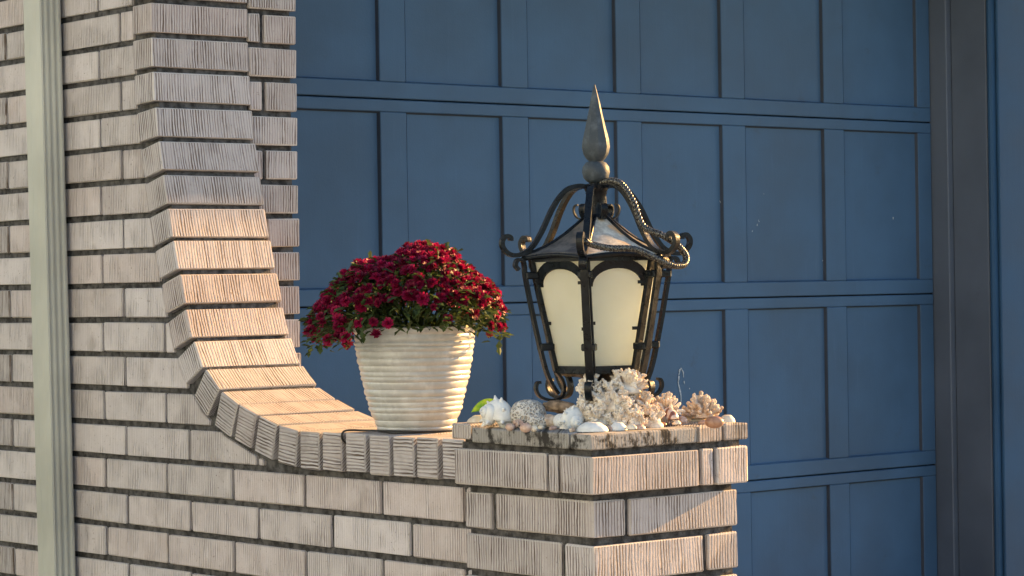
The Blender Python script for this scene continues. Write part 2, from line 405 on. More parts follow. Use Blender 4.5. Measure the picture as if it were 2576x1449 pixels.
# mortar body of the wall
poly = [(5.5, 2.5), (5.5, -.1), (-1.345, -.1), (-1.345, .816)] + core[::-1] + [(core[0][0], 2.5)]
V = [(0.0075, y, z) for y, z in poly] + [(.2345, y, z) for y, z in poly]; k = len(poly)
Fc = [tuple(range(k)), tuple(range(2*k-1, k-1, -1))] + [(i, (i+1) % k, k+(i+1) % k, k+i) for i in range(k)]
link('mortar', MB().add(V, Fc).me('mortar'), MORTAR, wall)
def wall_brick(y_far, y_near, zc):
    "stretcher on the left face; cut where it runs under the sweeping cap"
    z0, z1 = zc-BH/2, zc+BH/2
    lim = [top_limit(y_near), top_limit((y_near+y_far)/2), top_limit(y_far)]
    if min(lim) >= z1:
        return brick(wall, (.04, (y_far+y_near)/2, zc), y_far-y_near, .08, BH, (0, 0, HALF), mat=WALLBRICK)
    ys = np.linspace(y_near, y_far, 60); tops = np.array([min(z1, top_limit(y)) for y in ys])
    ok = tops > z0+.010
    if ok.sum() < 4: return
    ys, tops = ys[ok], tops[ok]
    # thin the outline to the points that matter
    keep = [0]
    for i in range(1, len(ys)-1):
        if abs((tops[i+1]-tops[i])-(tops[i]-tops[i-1])) > 4e-4: keep.append(i)
    keep.append(len(ys)-1); ys, tops = ys[keep], tops[keep]
    cy = (ys[0]+ys[-1])/2
    pol = [(ys[0]-cy, z0-zc), (ys[-1]-cy, z0-zc)] + [(y-cy, tt-zc) for y, tt in zip(ys[::-1], tops[::-1])]
    k = len(pol)
    V = [(a, .04, b) for a, b in pol] + [(a, -.04, b) for a, b in pol]
    Fc = [tuple(range(k)), tuple(range(2*k-1, k-1, -1))] + [(i, (i+1) % k, k+(i+1) % k, k+i) for i in range(k)]
    me = MB().add(V, Fc).me('brick', bevel=.002); me.materials.append(WALLBRICK)
    o = link('brick', me, None, wall, (.04, cy, zc), (0, 0, HALF))
rest = MB()
for kk in range(-21, 11):
    zc = Z0-kk*C_; off = 0 if kk % 2 == 0 else -.3553*LP
    for j in range(-22, 8):
        yf = off-j*LP+LP - BJ/2 - LP; yn = yf-(LP-BJ)
        yf, yn = yf+0, yn+0
        if yf > 5.5: continue
        yn = max(yn, -1.40)
        if yf-yn < .03: continue
        if yf > .62 or zc > 1.86 or zc < .36:
            lim = top_limit(yn)
            if lim < zc+BH/2 and zc > .8: continue
            if yn < -.17 and zc > 1.0: yn = -.160
            if yf > yn+.03: rest.box(.0005, .08, yn, yf, zc-BH/2, zc+BH/2)
            continue
        wall_brick(yf, yn, zc)
link('distant_bricks', rest.me('distant_bricks', bevel=.002), BRICK, wall, kind='stuff')

# ------------------------------------------------------------------ the house: brick jamb, lintel, eave
house = empty('house', (.3, .3, 0), label='house front with narrow brick jamb left of the blue garage door', cat='house')
hp = Vector((.3, .3, 0))
JY, JX = -.236, .3745
link('mortar', MB().box(.236, JX-.011, JY+.010, 1.2, -.1, 2.5).me('mortar'), MORTAR, house, -hp)
for kk in range(-17, 4):
    zc = Z0-kk*C_
    if kk % 2 == 0: segs = [(.2465, JX)]
    else: segs = [(.2465, .2785), (.2895, JX)]
    for a, b in segs:
        brick(house, (Vector(((a+b)/2, JY+.045, zc)))-hp, b-a, .09, BH)
    # the return of the jamb towards the door
    for yb in np.arange(JY+.10, .18, .128):
        brick(house, Vector((JX-.04, yb+.0585, zc))-hp, .116, .08, BH, (0, 0, HALF))
jr = MB()
for kk in list(range(-21, -17))+list(range(4, 11)):
    zc = Z0-kk*C_; jr.box(.2465, JX, JY, .2, zc-BH/2, zc+BH/2)
link('distant_bricks', jr.me('distant_bricks', bevel=.003), BRICK, house, -hp, kind='stuff')
def hbox(name, mat, *b, bevel=.0):
    return link(name, MB().box(*b).me(name, bevel=bevel), mat, house, -hp)
hbox('lintel', TRIM, JX+.002, 3.9, .02, .30, 2.135, 2.50)
hbox('rear_wall', WHITE, .25, 12.6, 1.21, 5.5, -.1, 2.5)
hbox('garage_side_wall', WHITE, 4.2, 12.6, .06, 1.2, -.1, 2.5)
ZE = 2.50
YE = -.2925-(ZE-1.2770)*math.sin(-(SUN_AZ-HALF))*-1/math.tan(SUN_EL)
hbox('soffit', WHITE, -.35, 13.0, YE+.02, 5.6, ZE+.004, ZE+.03)
hbox('fascia', WHITE, -.35, 13.0, YE, YE+.019, ZE, ZE+.18)
rf = MB().add([(-.4, YE-.03, ZE+.16), (13.1, YE-.03, ZE+.16), (13.1, 2.6, ZE+1.5), (-.4, 2.6, ZE+1.5), (-.4, 5.8, ZE+.16), (13.1, 5.8, ZE+.16),
               (-.4, YE-.03, ZE+.19), (13.1, YE-.03, ZE+.19), (13.1, 2.6, ZE+1.53), (-.4, 2.6, ZE+1.53), (-.4, 5.8, ZE+.19), (13.1, 5.8, ZE+.19)],
              [(0,3,2,1), (3,4,5,2), (6,7,8,9), (9,8,11,10), (0,1,7,6), (4,10,11,5), (0,6,9,3), (3,9,10,4), (1,2,8,7), (2,5,11,8)])
link('roof', rf.me('roof'), SHINGLE, house, -hp)

# ------------------------------------------------------------------ garage door
DY = .25
door = empty('garage_door', (1.85, DY, 0), label='blue paneled wooden garage door behind the lantern and flower pot', cat='garage door')
dp = Vector((1.85, DY, 0))
PAN = [(.647, .977), (1.0623, 1.3846), (1.4764, 1.7975), (1.8906, 2.207), (2.3007, 2.633), (2.7200, 3.0530)]
SEC = [(.006, .5313), (.5349, 1.0618), (1.0654, 1.5925), (1.5961, 2.128)]
X0, X1, REC = .575, 3.114, .0110
for z0, z1 in SEC:
    sec = link('door_section', MB().box(X0, X1, DY+REC+.006, DY+.045, z0, z1).me('door_section'), DOOR, door, -dp)
    pb, pt = z0+.043, z1-.031
    def part(name, x0, x1, zz0, zz1, y0=DY, y1=DY+REC+.0055, bev=.0022, dy=0):
        return link(name, MB().box(x0, x1, y0+dy, y1, zz0, zz1).me(name, bevel=bev), DOOR, sec)
    part('rail', X0, X1, z0, pb); part('rail', X0, X1, pt, z1)
    xs = [X0]+[q for p_ in PAN for q in p_]+[X1]
    for i in range(0, len(xs), 2):
        part('stile', xs[i], xs[i+1], pb+.0003, pt-.0003, dy=rnd.uniform(.0002, .0007))
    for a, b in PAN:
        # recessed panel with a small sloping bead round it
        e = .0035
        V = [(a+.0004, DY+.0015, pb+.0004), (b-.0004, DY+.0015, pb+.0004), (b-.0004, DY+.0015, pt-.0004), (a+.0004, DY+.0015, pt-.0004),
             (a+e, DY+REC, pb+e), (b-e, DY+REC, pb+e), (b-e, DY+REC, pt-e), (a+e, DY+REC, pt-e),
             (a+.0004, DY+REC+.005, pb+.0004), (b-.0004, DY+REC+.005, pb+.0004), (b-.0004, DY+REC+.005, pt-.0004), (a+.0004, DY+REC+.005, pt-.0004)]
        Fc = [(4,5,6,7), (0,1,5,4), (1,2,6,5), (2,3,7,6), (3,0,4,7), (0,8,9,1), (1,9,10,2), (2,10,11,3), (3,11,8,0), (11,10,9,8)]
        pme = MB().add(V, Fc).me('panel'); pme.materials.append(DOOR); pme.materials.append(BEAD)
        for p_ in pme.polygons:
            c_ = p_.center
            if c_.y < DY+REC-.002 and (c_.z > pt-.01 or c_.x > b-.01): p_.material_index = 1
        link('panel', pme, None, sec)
link('rear_seal', MB().box(X0-.02, X1+.05, DY+.046, DY+.05, 0, 2.2).me('rear_seal'), GAP, door, -dp)
# pale scuffs and drips on the paint
def splat(pts, w):
    P = [ray_on(u, v, 1, DY+REC-.0012) for u, v in pts]
    m = MB(); w = [q*1.5 for q in w]
    for i in range(len(P)-1):
        m.tube([P[i]-dp, (P[i]+P[i+1])/2-dp+Vector((rnd.uniform(-.002, .002), 0, 0)), P[i+1]-dp], [w[i], (w[i]+w[i+1])/2*rnd.uniform(.7, 1.2), w[i+1]], 6, .25, up=(1, 0, 0))
    link('paint_scuff', m.me('paint_scuff'), SCUFF, door)
for pts, w in [([(1708, 946), (1706, 962), (1711, 985), (1713, 1010), (1711, 1022)], [.002, .0014, .0022, .0014, .0006]),
               ([(1713, 925), (1709, 932), (1707, 944)], [.001, .0024, .001]), ([(1714, 925), (1719, 936), (1720, 950)], [.001, .0018, .0007]),
               ([(1721, 958), (1722, 966)], [.0016, .0009]), ([(1734, 977), (1734.5, 979)], [.0014, .001]),
               ([(1810, 505), (1816, 512), (1820, 522)], [.0008, .0026, .0008]), ([(1824, 503), (1819, 512), (1818, 520)], [.0007, .0016, .001]),
               ([(1908, 553), (1910, 558)], [.001, .0014]), ([(1905, 563), (1904, 568)], [.0016, .001]), ([(1893, 579), (1892, 583)], [.0013, .001]),
               ([(1921, 487), (1922, 489)], [.001, .0008]), ([(2069, 654), (2069, 657)], [.001, .0008]),
               ([(2314, 455), (2311, 470), (2313, 485)], [.0008, .0028, .0008]), ([(2306, 478), (2307, 500), (2309, 508)], [.0009, .0018, .0008]),
               ([(2247, 546), (2247, 552)], [.0022, .001])]:
    splat(pts, w)

# ------------------------------------------------------------------ door frame on the right, thin stop on the left
frame = empty('door_frame', (3.2, .2, 0), label='dark taupe wooden garage door frame with stepped boards at right', cat='door frame')
fp = Vector((3.2, .2, 0))
def fbox(name, mat, *b, bevel=.003): return link(name, MB().box(*b).me(name, bevel=bevel), mat, frame, -fp)
fbox('door_stop', TAUPE, 3.1185, 3.160, .188, .262, 0, 2.134)
fbox('jamb_board', TAUPE, 3.1385, 3.175, .050, .1865, 0, 2.134)
fbox('casing_bead', TRIM, 3.1365, 3.168, .030, .0485, 0, 2.134, bevel=.006)
fbox('casing_board', TRIM, 3.1695, 3.62, .026, .0490, 0, 2.134)
fbox('casing_edge', TRIM, 3.1575, 3.1685, .018, .0295, 0, 2.134, bevel=.003)
fbox('trim_board', TRIM, 3.6215, 4.5, .032, .052, 0, 2.5)
fbox('door_stop', TRIM, JX+.002, .60, .205, .240, 0, 2.134)

# ------------------------------------------------------------------ downspout
pt_t = ray_on(99, 0, 0, -.066); pt_b = ray_on(137.5, 1449, 0, -.066)   # its near edge, top and bottom
spout = empty('downspout', (-.04, pt_b.y, 0), label='sage painted metal downspout standing against the brick wall', cat='downspout')
slope = (pt_t.y-pt_b.y)/(pt_t.z-pt_b.z)
WY, DX = .073, .054
outl = [(0, 0)]
prof = []
# section (x from wall outwards is negative, y away from the street)
for i, s_ in enumerate(np.linspace(0, 1, 15)): prof.append((-.012-DX*s_, -.0018*(1 if i % 4 in (1, 2) else -1) if 0 < i < 14 else 0))
for i, s_ in enumerate(np.linspace(0, 1, 9)): prof.append((-.012-DX-(.0016 if i in (3, 4, 5) else 0), WY*s_))
prof += [(-.012, WY)]
V = []; zz = [-.02, .25, .5, .8, 1.1, 1.4, 1.7, 2.0, 2.52]
for z in zz:
    yb = pt_b.y+slope*(z-pt_b.z)
    for a, b in prof: V.append((a+.04, yb+b-pt_b.y, z))
k = len(prof); Fc = []
for i in range(len(zz)-1):
    for j in range(k): Fc.append((i*k+j, i*k+(j+1) % k, (i+1)*k+(j+1) % k, (i+1)*k+j))
Fc += [tuple(range(k)), tuple((len(zz)-1)*k+j for j in range(k))]
link('pipe', MB().add(V, Fc).me('pipe', bevel=0), PIPE, spout)
yb = pt_b.y+slope*(2.1-pt_b.z)-pt_b.y
link('strap', MB().box(-.0285-.002, .030, yb-.004, yb+WY+.004, 2.1, 2.125).me('strap'), PIPE, spout)

# ------------------------------------------------------------------ pier
PX0, PX1, PY0, PY1 = -.050, .300, -1.6947, -1.345
PW = .075
pier = empty('brick_pier', (.125, -1.52, 0), label='square buff brick pier at the wall end carrying lantern and shells', cat='pier')
pp = Vector((.125, -1.52, 0))
link('mortar', MB().box(PX0+.0075, PX1-.0075, PY0+.0075, PY1-.0075, -.1, .752).box(-.054, .302, -1.699, -1.346, .7525, .8275).box(-.050, .300, -1.694, -1.350, .8277, .8475).me('mortar'), MORTAR, pier, -pp)
JT = .0125
def pbrick(x0, x1, y0, y1, z0, z1, mat=BRICK, name='brick', jit=1.0):
    if x1-x0 >= y1-y0:
        return brick(pier, Vector(((x0+x1)/2, (y0+y1)/2, (z0+z1)/2))-pp, x1-x0, y1-y0, z1-z0, mat=mat, name=name, jit=jit)
    return brick(pier, Vector(((x0+x1)/2, (y0+y1)/2, (z0+z1)/2))-pp, y1-y0, x1-x0, z1-z0, (0, 0, HALF), mat=mat, name=name, jit=jit)
for kk in range(2, 11):
    zc = Z0-kk*C_; z0, z1 = zc-BH/2, zc+BH/2
    a = PW+JT
    if kk % 2 == 0:
        for b in [(PX0, PX0+PW, PY0, PY1-a), (PX0+a, PX1, PY0, PY0+PW), (PX1-PW, PX1, PY0+a, PY1), (PX0, PX1-a, PY1-PW, PY1)]: pbrick(*b, z0, z1)
    else:
        for b in [(PX0, PX1-a, PY0, PY0+PW), (PX1-PW, PX1, PY0, PY1-a), (PX0+a, PX1, PY1-PW, PY1), (PX0, PX0+PW, PY0+a, PY1)]: pbrick(*b, z0, z1)
z0, z1 = .7502, .8155
for b in [(-.065, .011, -1.589, -1.3345), (-.0645, .011, -1.6185, -1.5955), (-.065, .191, -1.71, -1.6275), (.2005, .227, -1.709, -1.64), (.236, .313, -1.71, -1.48),
          (.236, .313, -1.47, -1.335), (.02, .225, -1.41, -1.335)]: pbrick(*b, z0, z1)
z0, z1 = .8275, .8545
pbrick(-.0655, .1865, -1.7105, -1.6555, z0, z1, SLAB, 'paver'); pbrick(-.066, .000, -1.650, -1.387, z0, z1, SLAB, 'paver')
pbrick(.1895, .2490, -1.7105, -1.45, z0, z1+.001, ENDBRICK, 'paver'); pbrick(.2560, .3140, -1.7105, -1.45, z0, z1+.002, ENDBRICK, 'paver')
pbrick(-.066, .185, -1.383, -1.328, z0+.007, z1+.008, ENDBRICK, 'paver')
pbrick(.1895, .314, -1.444, -1.390, z0, z1, ENDBRICK, 'paver'); pbrick(.1895, .314, -1.384, -1.330, z0, z1, ENDBRICK, 'paver')
pbrick(.006, .0900, -1.650, -1.390, z0-.002, z1-.003, SLAB, 'paver'); pbrick(.0960, .1840, -1.650, -1.390, z0-.002, z1-.003, SLAB, 'paver')
ZT = .8548                                # top of the pier paving

# ================================================================== FLOWER POT AND CHRYSANTHEMUM
PC = Vector((.118, -.9864, .8275))
pot = empty('flower_pot', PC, label='cream ribbed ceramic flower pot standing on the low wall', cat='flower pot')
HP = .2045
ts = np.array([0, .2, .5, .79, 1.0]); rs = np.array([.0740, .0905, .1060, .1170, .1205])
prof = [(.0, 0.0), (.072, 0.0)]
for i in range(171):
    t = i/170; z = t*HP; r = float(np.interp(t, ts, rs))
    ph = t*17.0+.18*math.sin(t*23)
    rib = (abs(math.sin(math.pi*ph))**.6)*.0030*(1+.25*math.sin(ph*2.3)) if t < .955 else .0036
    prof.append((r-.0022+rib, z))
prof += [(.1185, HP+.002), (.1125, HP+.002), (.110, HP-.004), (.104, HP-.03), (.0, HP-.03)]
rw = random.Random(3); wph = [rw.uniform(0, 6) for _ in range(6)]
wob = lambda a, z: .0035*math.sin(2*a+wph[0])+.0022*math.sin(3*a+z*60+wph[1])+.0018*math.sin(7*a+z*90+wph[2])+.0014*math.sin(11*a-z*140+wph[3])
link('vessel', MB().lathe(prof, 96, wob).me('vessel', smooth=True, angle=60), POT, pot)
link('soil', MB().lathe([(0.001, HP-.014), (.06, HP-.010), (.106, HP-.016), (.106, HP-.028), (.001, HP-.0285)], 24).me('soil', smooth=True), SOIL, pot)
# the plant: local x = to the right as seen from the street, local -y = to the street corner
plant = empty('chrysanthemum', PC+Vector((0, 0, HP-.012)), -YAW, label='crimson red chrysanthemum in full bloom overflowing the cream pot', cat='plant')
HL = [-.215, -.200, -.175, -.153, -.11, -.07, -.035, -.012, .008, .045, .080, .100, .133, .160, .174, .180]
HZ = [.010, .045, .078, .105, .138, .146, .150, .168, .176, .172, .160, .128, .112, .085, .052, .015]
def crown_height(x, y):
    xs = x+.0; ys = y/.185
    if abs(ys) >= 1: return -9
    c = math.sqrt(1-ys*ys)
    # shrink sideways with depth
    return float(np.interp(xs/c, HL, HZ, left=-9, right=-9))*(c**.8)
def petal(m, base, direction, up, L, W, curl):
    d = direction.normalized(); s_ = d.cross(up).normalized(); nrm = s_.cross(d)
    p0 = base; p1 = base+d*L*.55+nrm*curl*L*.30; p2 = base+d*L+nrm*curl*L*.85
    m.add([p0-s_*W*.25, p0+s_*W*.25, p1+s_*W*.55, p1-s_*W*.55, p2+s_*W*.32, p2-s_*W*.32], [(0, 1, 2, 3), (3, 2, 4, 5)])
def blossom_mesh(seed):
    r = random.Random(seed); m = MB(); up = Vector((0, 0, 1))
    for ring, (nn, el, L, W) in enumerate([(13, -14, .0155, .0062), (12, 12, .0150, .0060), (10, 38, .0125, .0055), (7, 64, .0095, .0050)]):
        for i in range(nn):
            a = 2*math.pi*(i+r.uniform(-.25, .25))/nn+ring*.4; e = R(el+r.uniform(-10, 10))
            d = Vector((math.cos(a)*math.cos(e), math.sin(a)*math.cos(e), math.sin(e)))
            petal(m, Vector((0, 0, .001*ring)), d, up, L*r.uniform(.85, 1.15), W, r.uniform(.1, .5))
    me = m.me('blossom'); me.materials.append(PETAL); return me
BL = [blossom_mesh(s_) for s_ in range(6)]
fr = random.Random(21); placed = []
tries = 0
while len(placed) < 299 and tries < 60000:
    tries += 1
    x = fr.uniform(-.212, .180); y = fr.uniform(-.18, .16)
    h = crown_height(x, y)
    if h < -1: continue
    z = h - abs(fr.gauss(0, .006)); 
    rim = (x/.20)**2+(y/.18)**2
    if rim > .60 and fr.random() < .55: z -= fr.uniform(0, .040)
    p_ = Vector((x, y, z))
    if any((p_-q).length < .0138 for q in placed): continue
    # leave leafy gaps low at the front
    if y < -.06 and -.12 < x < .13 and z < .075 and fr.random() < .55: continue
    placed.append(p_)
for p_ in placed:
    e = 4e-3
    gx = (crown_height(p_.x+e, p_.y)-crown_height(p_.x-e, p_.y))/(2*e); gy = (crown_height(p_.x, p_.y+e)-crown_height(p_.x, p_.y-e))/(2*e)
    gx = max(-2.5, min(2.5, gx)); gy = max(-2.5, min(2.5, gy))
    nn = Vector((-gx*.8, -gy*.8, 1)).normalized()+Vector((fr.uniform(-.35, .35), fr.uniform(-.35, .35), fr.uniform(-.2, .2)))
    q = nn.to_track_quat('Z', 'Y')
    o = link('blossom', BL[fr.randrange(6)], None, plant, p_, q.to_euler()); s_ = fr.choice([.55, .66, .72, .76, .8, .86])*fr.uniform(.9, 1.08); o.scale = (s_, s_, s_)
# the rest of the bloom, tucked between and beneath
extra = MB(); cnt = 0
while cnt < 420:
    x = fr.uniform(-.208, .178); y = fr.uniform(-.18, .16); h = crown_height(x, y)
    if h < -1: continue
    if y < -.05 and abs(x) < .12 and h < .07 and fr.random() < .7: continue
    cnt += 1; p_ = Vector((x, y, h-fr.uniform(.003, .014)))
    q = (Vector((x*4, y*4, .6))+Vector((fr.uniform(-.4, .4), fr.uniform(-.4, .4), fr.uniform(-.2, .4)))).to_track_quat('Z', 'Y').to_matrix(); s_ = fr.uniform(.5, .75)
    me_ = BL[fr.randrange(6)]
    extra.add([p_+q@(v.co*s_) for v in me_.vertices], [tuple(f.vertices) for f in me_.polygons])
link('small_blossoms', extra.me('small_blossoms'), PETAL, plant, kind='stuff')
# leaves, stems and buds under the blossoms
lm = MB(); bm_ = MB(); sm = MB()
for i in range(2300):
    x = fr.uniform(-.205, .172); y = fr.uniform(-.17, .15); h = crown_height(x, y)
    if h < -1: continue
    z = h*fr.uniform(.15, 1.0)-.008 if fr.random() < .8 else h-.004
    if abs(x) > .128 and fr.random() < .4: z -= .035*fr.random()
    p_ = Vector((x, y, z)); d = Vector((x*3+fr.uniform(-1, 1), y*3+fr.uniform(-1, 1), fr.uniform(-.6, .6))).normalized()
    up = Vector((fr.uniform(-.4, .4), fr.uniform(-.4, .4), 1)); s_ = d.cross(up).normalized(); nr = s_.cross(d)
    L = fr.uniform(.016, .030); W = L*fr.uniform(.28, .42)
    if z < .0 and abs(x) < .128: continue
    lm.add([p_, p_+d*L*.35+s_*W*.7, p_+d*L*.55+s_*W*.35, p_+d*L*.75+s_*W*.55, p_+d*L-nr*L*.18, p_+d*L*.75-s_*W*.55, p_+d*L*.55-s_*W*.35, p_+d*L*.35-s_*W*.7, p_+d*L*.5-nr*L*.08],
           [(0, 1, 8), (1, 2, 8), (2, 3, 8), (3, 4, 8), (4, 5, 8), (5, 6, 8), (6, 7, 8), (7, 0, 8)])
for i in range(230):
    x = fr.uniform(-.17, .17); y = fr.uniform(-.17, .08); h = crown_height(x, y)
    if h < -1: continue
    p_ = Vector((x, y, h*fr.uniform(.55, 1.0)+.002)); r = fr.uniform(.0016, .0032)
    ico = [(0, 0, 1), (.9, 0, 0), (0, .9, 0), (-.9, 0, 0), (0, -.9, 0), (0, 0, -1)]
    bm_.add([p_+Vector(q)*r for q in ico], [(0, 1, 2), (0, 2, 3), (0, 3, 4), (0, 4, 1), (5, 2, 1), (5, 3, 2), (5, 4, 3), (5, 1, 4)])
for i in range(110):
    x = fr.uniform(-.18, .16); y = fr.uniform(-.15, .13); h = crown_height(x, y)
    if h < -1: continue
    sm.tube([(x*.25, y*.25, -.012), (x*.6, y*.6, h*.55), (x, y, h-.006)], [.0022, .0016, .0012], 5)
link('leaf_mass', lm.me('leaf_mass'), LEAF, plant, kind='stuff')
link('buds', bm_.me('buds', smooth=True), BUD, plant, kind='stuff')
link('stems', sm.me('stems'), LEAF, plant, kind='stuff')
# cable round the pot
zc = .8275
P = [Vector((-.0160, -.862, .70)), Vector((-.0170, -.862, .79)), Vector((-.012, -.868, .826)), ray_on(930, 1090, 2, zc+.003), ray_on(950, 1083, 2, zc+.003), ray_on(1000, 1083, 2, zc+.0035), ray_on(1060, 1083, 2, zc+.003), ray_on(1115, 1086, 2, zc+.003)]
P = [Vector((.006, -.9185, zc-.028)), Vector((-.0125, -.9185, zc-.012)), Vector((-.008, -.922, zc+.0035)), Vector((.022, -.945, zc+.0035)), Vector((.030, -1.0, zc+.0045)), Vector((.040, -1.05, zc+.0045)), Vector((.075, -1.088, zc+.0035)), Vector((.13, -1.10, zc+.0035)), Vector((.19, -1.085, zc+.0035))]
link('cable', MB().tube(catmull(P, 8), .0021, 8).me('cable', smooth=True), BLACKPLASTIC, label='thin black cable lying on the wall cap round the pot base', cat='cable')

# ================================================================== LANTERN
LC = Vector((.125, -1.5198, 0))+Vector(R0)*.0012
lan = empty('lantern', (LC.x, LC.y, ZT), -YAW, label='black wrought iron six sided pier lantern with cream frosted panes and spiked finial', cat='lantern')
lz = lambda z: z-ZT
PH0 = R(-11.5)
def pol(r, ph, z): return Vector((r*math.sin(ph), -r*math.cos(ph), z-ZT))
def lpart(name, m, mat, smooth=False, bevel=0, parent=lan, angle=None):
    return link(name, m.me(name, smooth=smooth, bevel=bevel, angle=angle), mat, parent)
# finial
m = MB().lathe([(.010, lz(1.331)), (.0175, lz(1.338)), (.0235, lz(1.347)), (.0262, lz(1.359)), (.0245, lz(1.373)), (.0195, lz(1.393)), (.0135, lz(1.419)), (.0082, lz(1.444)), (.0036, lz(1.463)), (.0009, lz(1.473))], 9)
fin = lpart('finial_spike', m, GREYIRON, True, angle=28)
m = MB().lathe([(.009, lz(1.293)), (.0165, lz(1.2965)), (.0225, lz(1.303)), (.0252, lz(1.3135)), (.0240, lz(1.323)), (.0185, lz(1.331)), (.010, lz(1.3345))], 24)
lpart('finial_ball', m, GREYIRON, True)
m = MB().lathe([(.018, lz(1.276)), (.0215, lz(1.282)), (.0215, lz(1.291)), (.014, lz(1.2935))], 20)
lpart('collar', m, IRON, True, angle=40)
m = MB().lathe([(.026, lz(1.222)), (.021, lz(1.232)), (.0165, lz(1.243)), (.0165, lz(1.268)), (.020, lz(1.2765))], 20)
lpart('neck', m, IRON, True, angle=40)
# little curls beside the neck
for i in range(6):
    ph = PH0+R(60*i+30)
    pts = [pol(.017, ph, 1.236), pol(.026, ph, 1.229), pol(.037, ph, 1.233), pol(.042, ph, 1.244), pol(.040, ph, 1.253), pol(.034, ph, 1.255)]
    lpart('curl', MB().bar(catmull(pts, 4), .012, .003, (math.cos(ph), math.sin(ph), 0)), IRON)
    # arms
for i in range(6):
    ph = PH0+R(60*i)
    pr = [(.018, 1.287), (.036, 1.289), (.060, 1.280), (.084, 1.250), (.106, 1.207), (.126, 1.178), (.147, 1.166), (.166, 1.166), (.179, 1.177), (.1815, 1.190), (.1745, 1.199), (.166, 1.197), (.1655, 1.191)]
    side = (math.cos(ph), math.sin(ph), 0)
    lpart('arm', MB().bar(catmull([pol(r, ph, z) for r, z in pr], 5), .0120, .0078, side), IRON)
# roof: six slightly dished sheets with a scalloped eave
def roof_pt(i, f, t):
    a0, a1 = PH0+R(60*i), PH0+R(60*(i+1))
    re, ze = .1420, 1.1630
    p0, p1 = pol(re, a0, ze), pol(re, a1, ze)
    e = p0.lerp(p1, f); e.z -= -.006*math.sin(math.pi*f)
    q = pol(.021, a0, 1.2335).lerp(pol(.021, a1, 1.2335), f)
    w = e.lerp(q, t); w.z -= .010*math.sin(math.pi*t); return w
for i in range(6):
    V, Fc = [], []; nf, nt = 10, 6
    for b in range(nt+1):
        for a in range(nf+1): V.append(roof_pt(i, a/nf, b/nt))
    for b in range(nt+1):
        for a in range(nf+1): V.append(roof_pt(i, a/nf, b/nt)-Vector((0, 0, .003)))
    o_ = (nf+1)*(nt+1)
    for b in range(nt):
        for a in range(nf):
            q = b*(nf+1)+a; Fc.append((q, q+1, q+nf+2, q+nf+1)); Fc.append((o_+q, o_+q+nf+1, o_+q+nf+2, o_+q+1))
    for a in range(nf): Fc.append((a, o_+a, o_+a+1, a+1)); q = nt*(nf+1)+a; Fc.append((q, q+1, o_+q+1, o_+q))
    for b in range(nt): q = b*(nf+1); Fc.append((q, q+nf+1, o_+q+nf+1, o_+q)); q += nf; Fc.append((q, o_+q, o_+q+nf+1, q+nf+1))
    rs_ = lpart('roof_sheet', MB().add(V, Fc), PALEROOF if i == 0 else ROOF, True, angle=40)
    if i == 0: tag(rs_, 'worn pale roof sheet with a rust patch')  # the pale tone is sunlight put into the colour, not wear
    pts = [roof_pt(i, a/10, 0)+Vector((0, 0, -.005)) for a in range(11)]
    lpart('eave_rim', MB().tube(pts, .0045, 6, 1.0, up=(0, 0, 1)), IRON, True)
    lpart('hip', MB().tube([roof_pt(i, 0, t/6)+Vector((0, 0, .001)) for t in range(7)], .0035, 6), IRON, True)
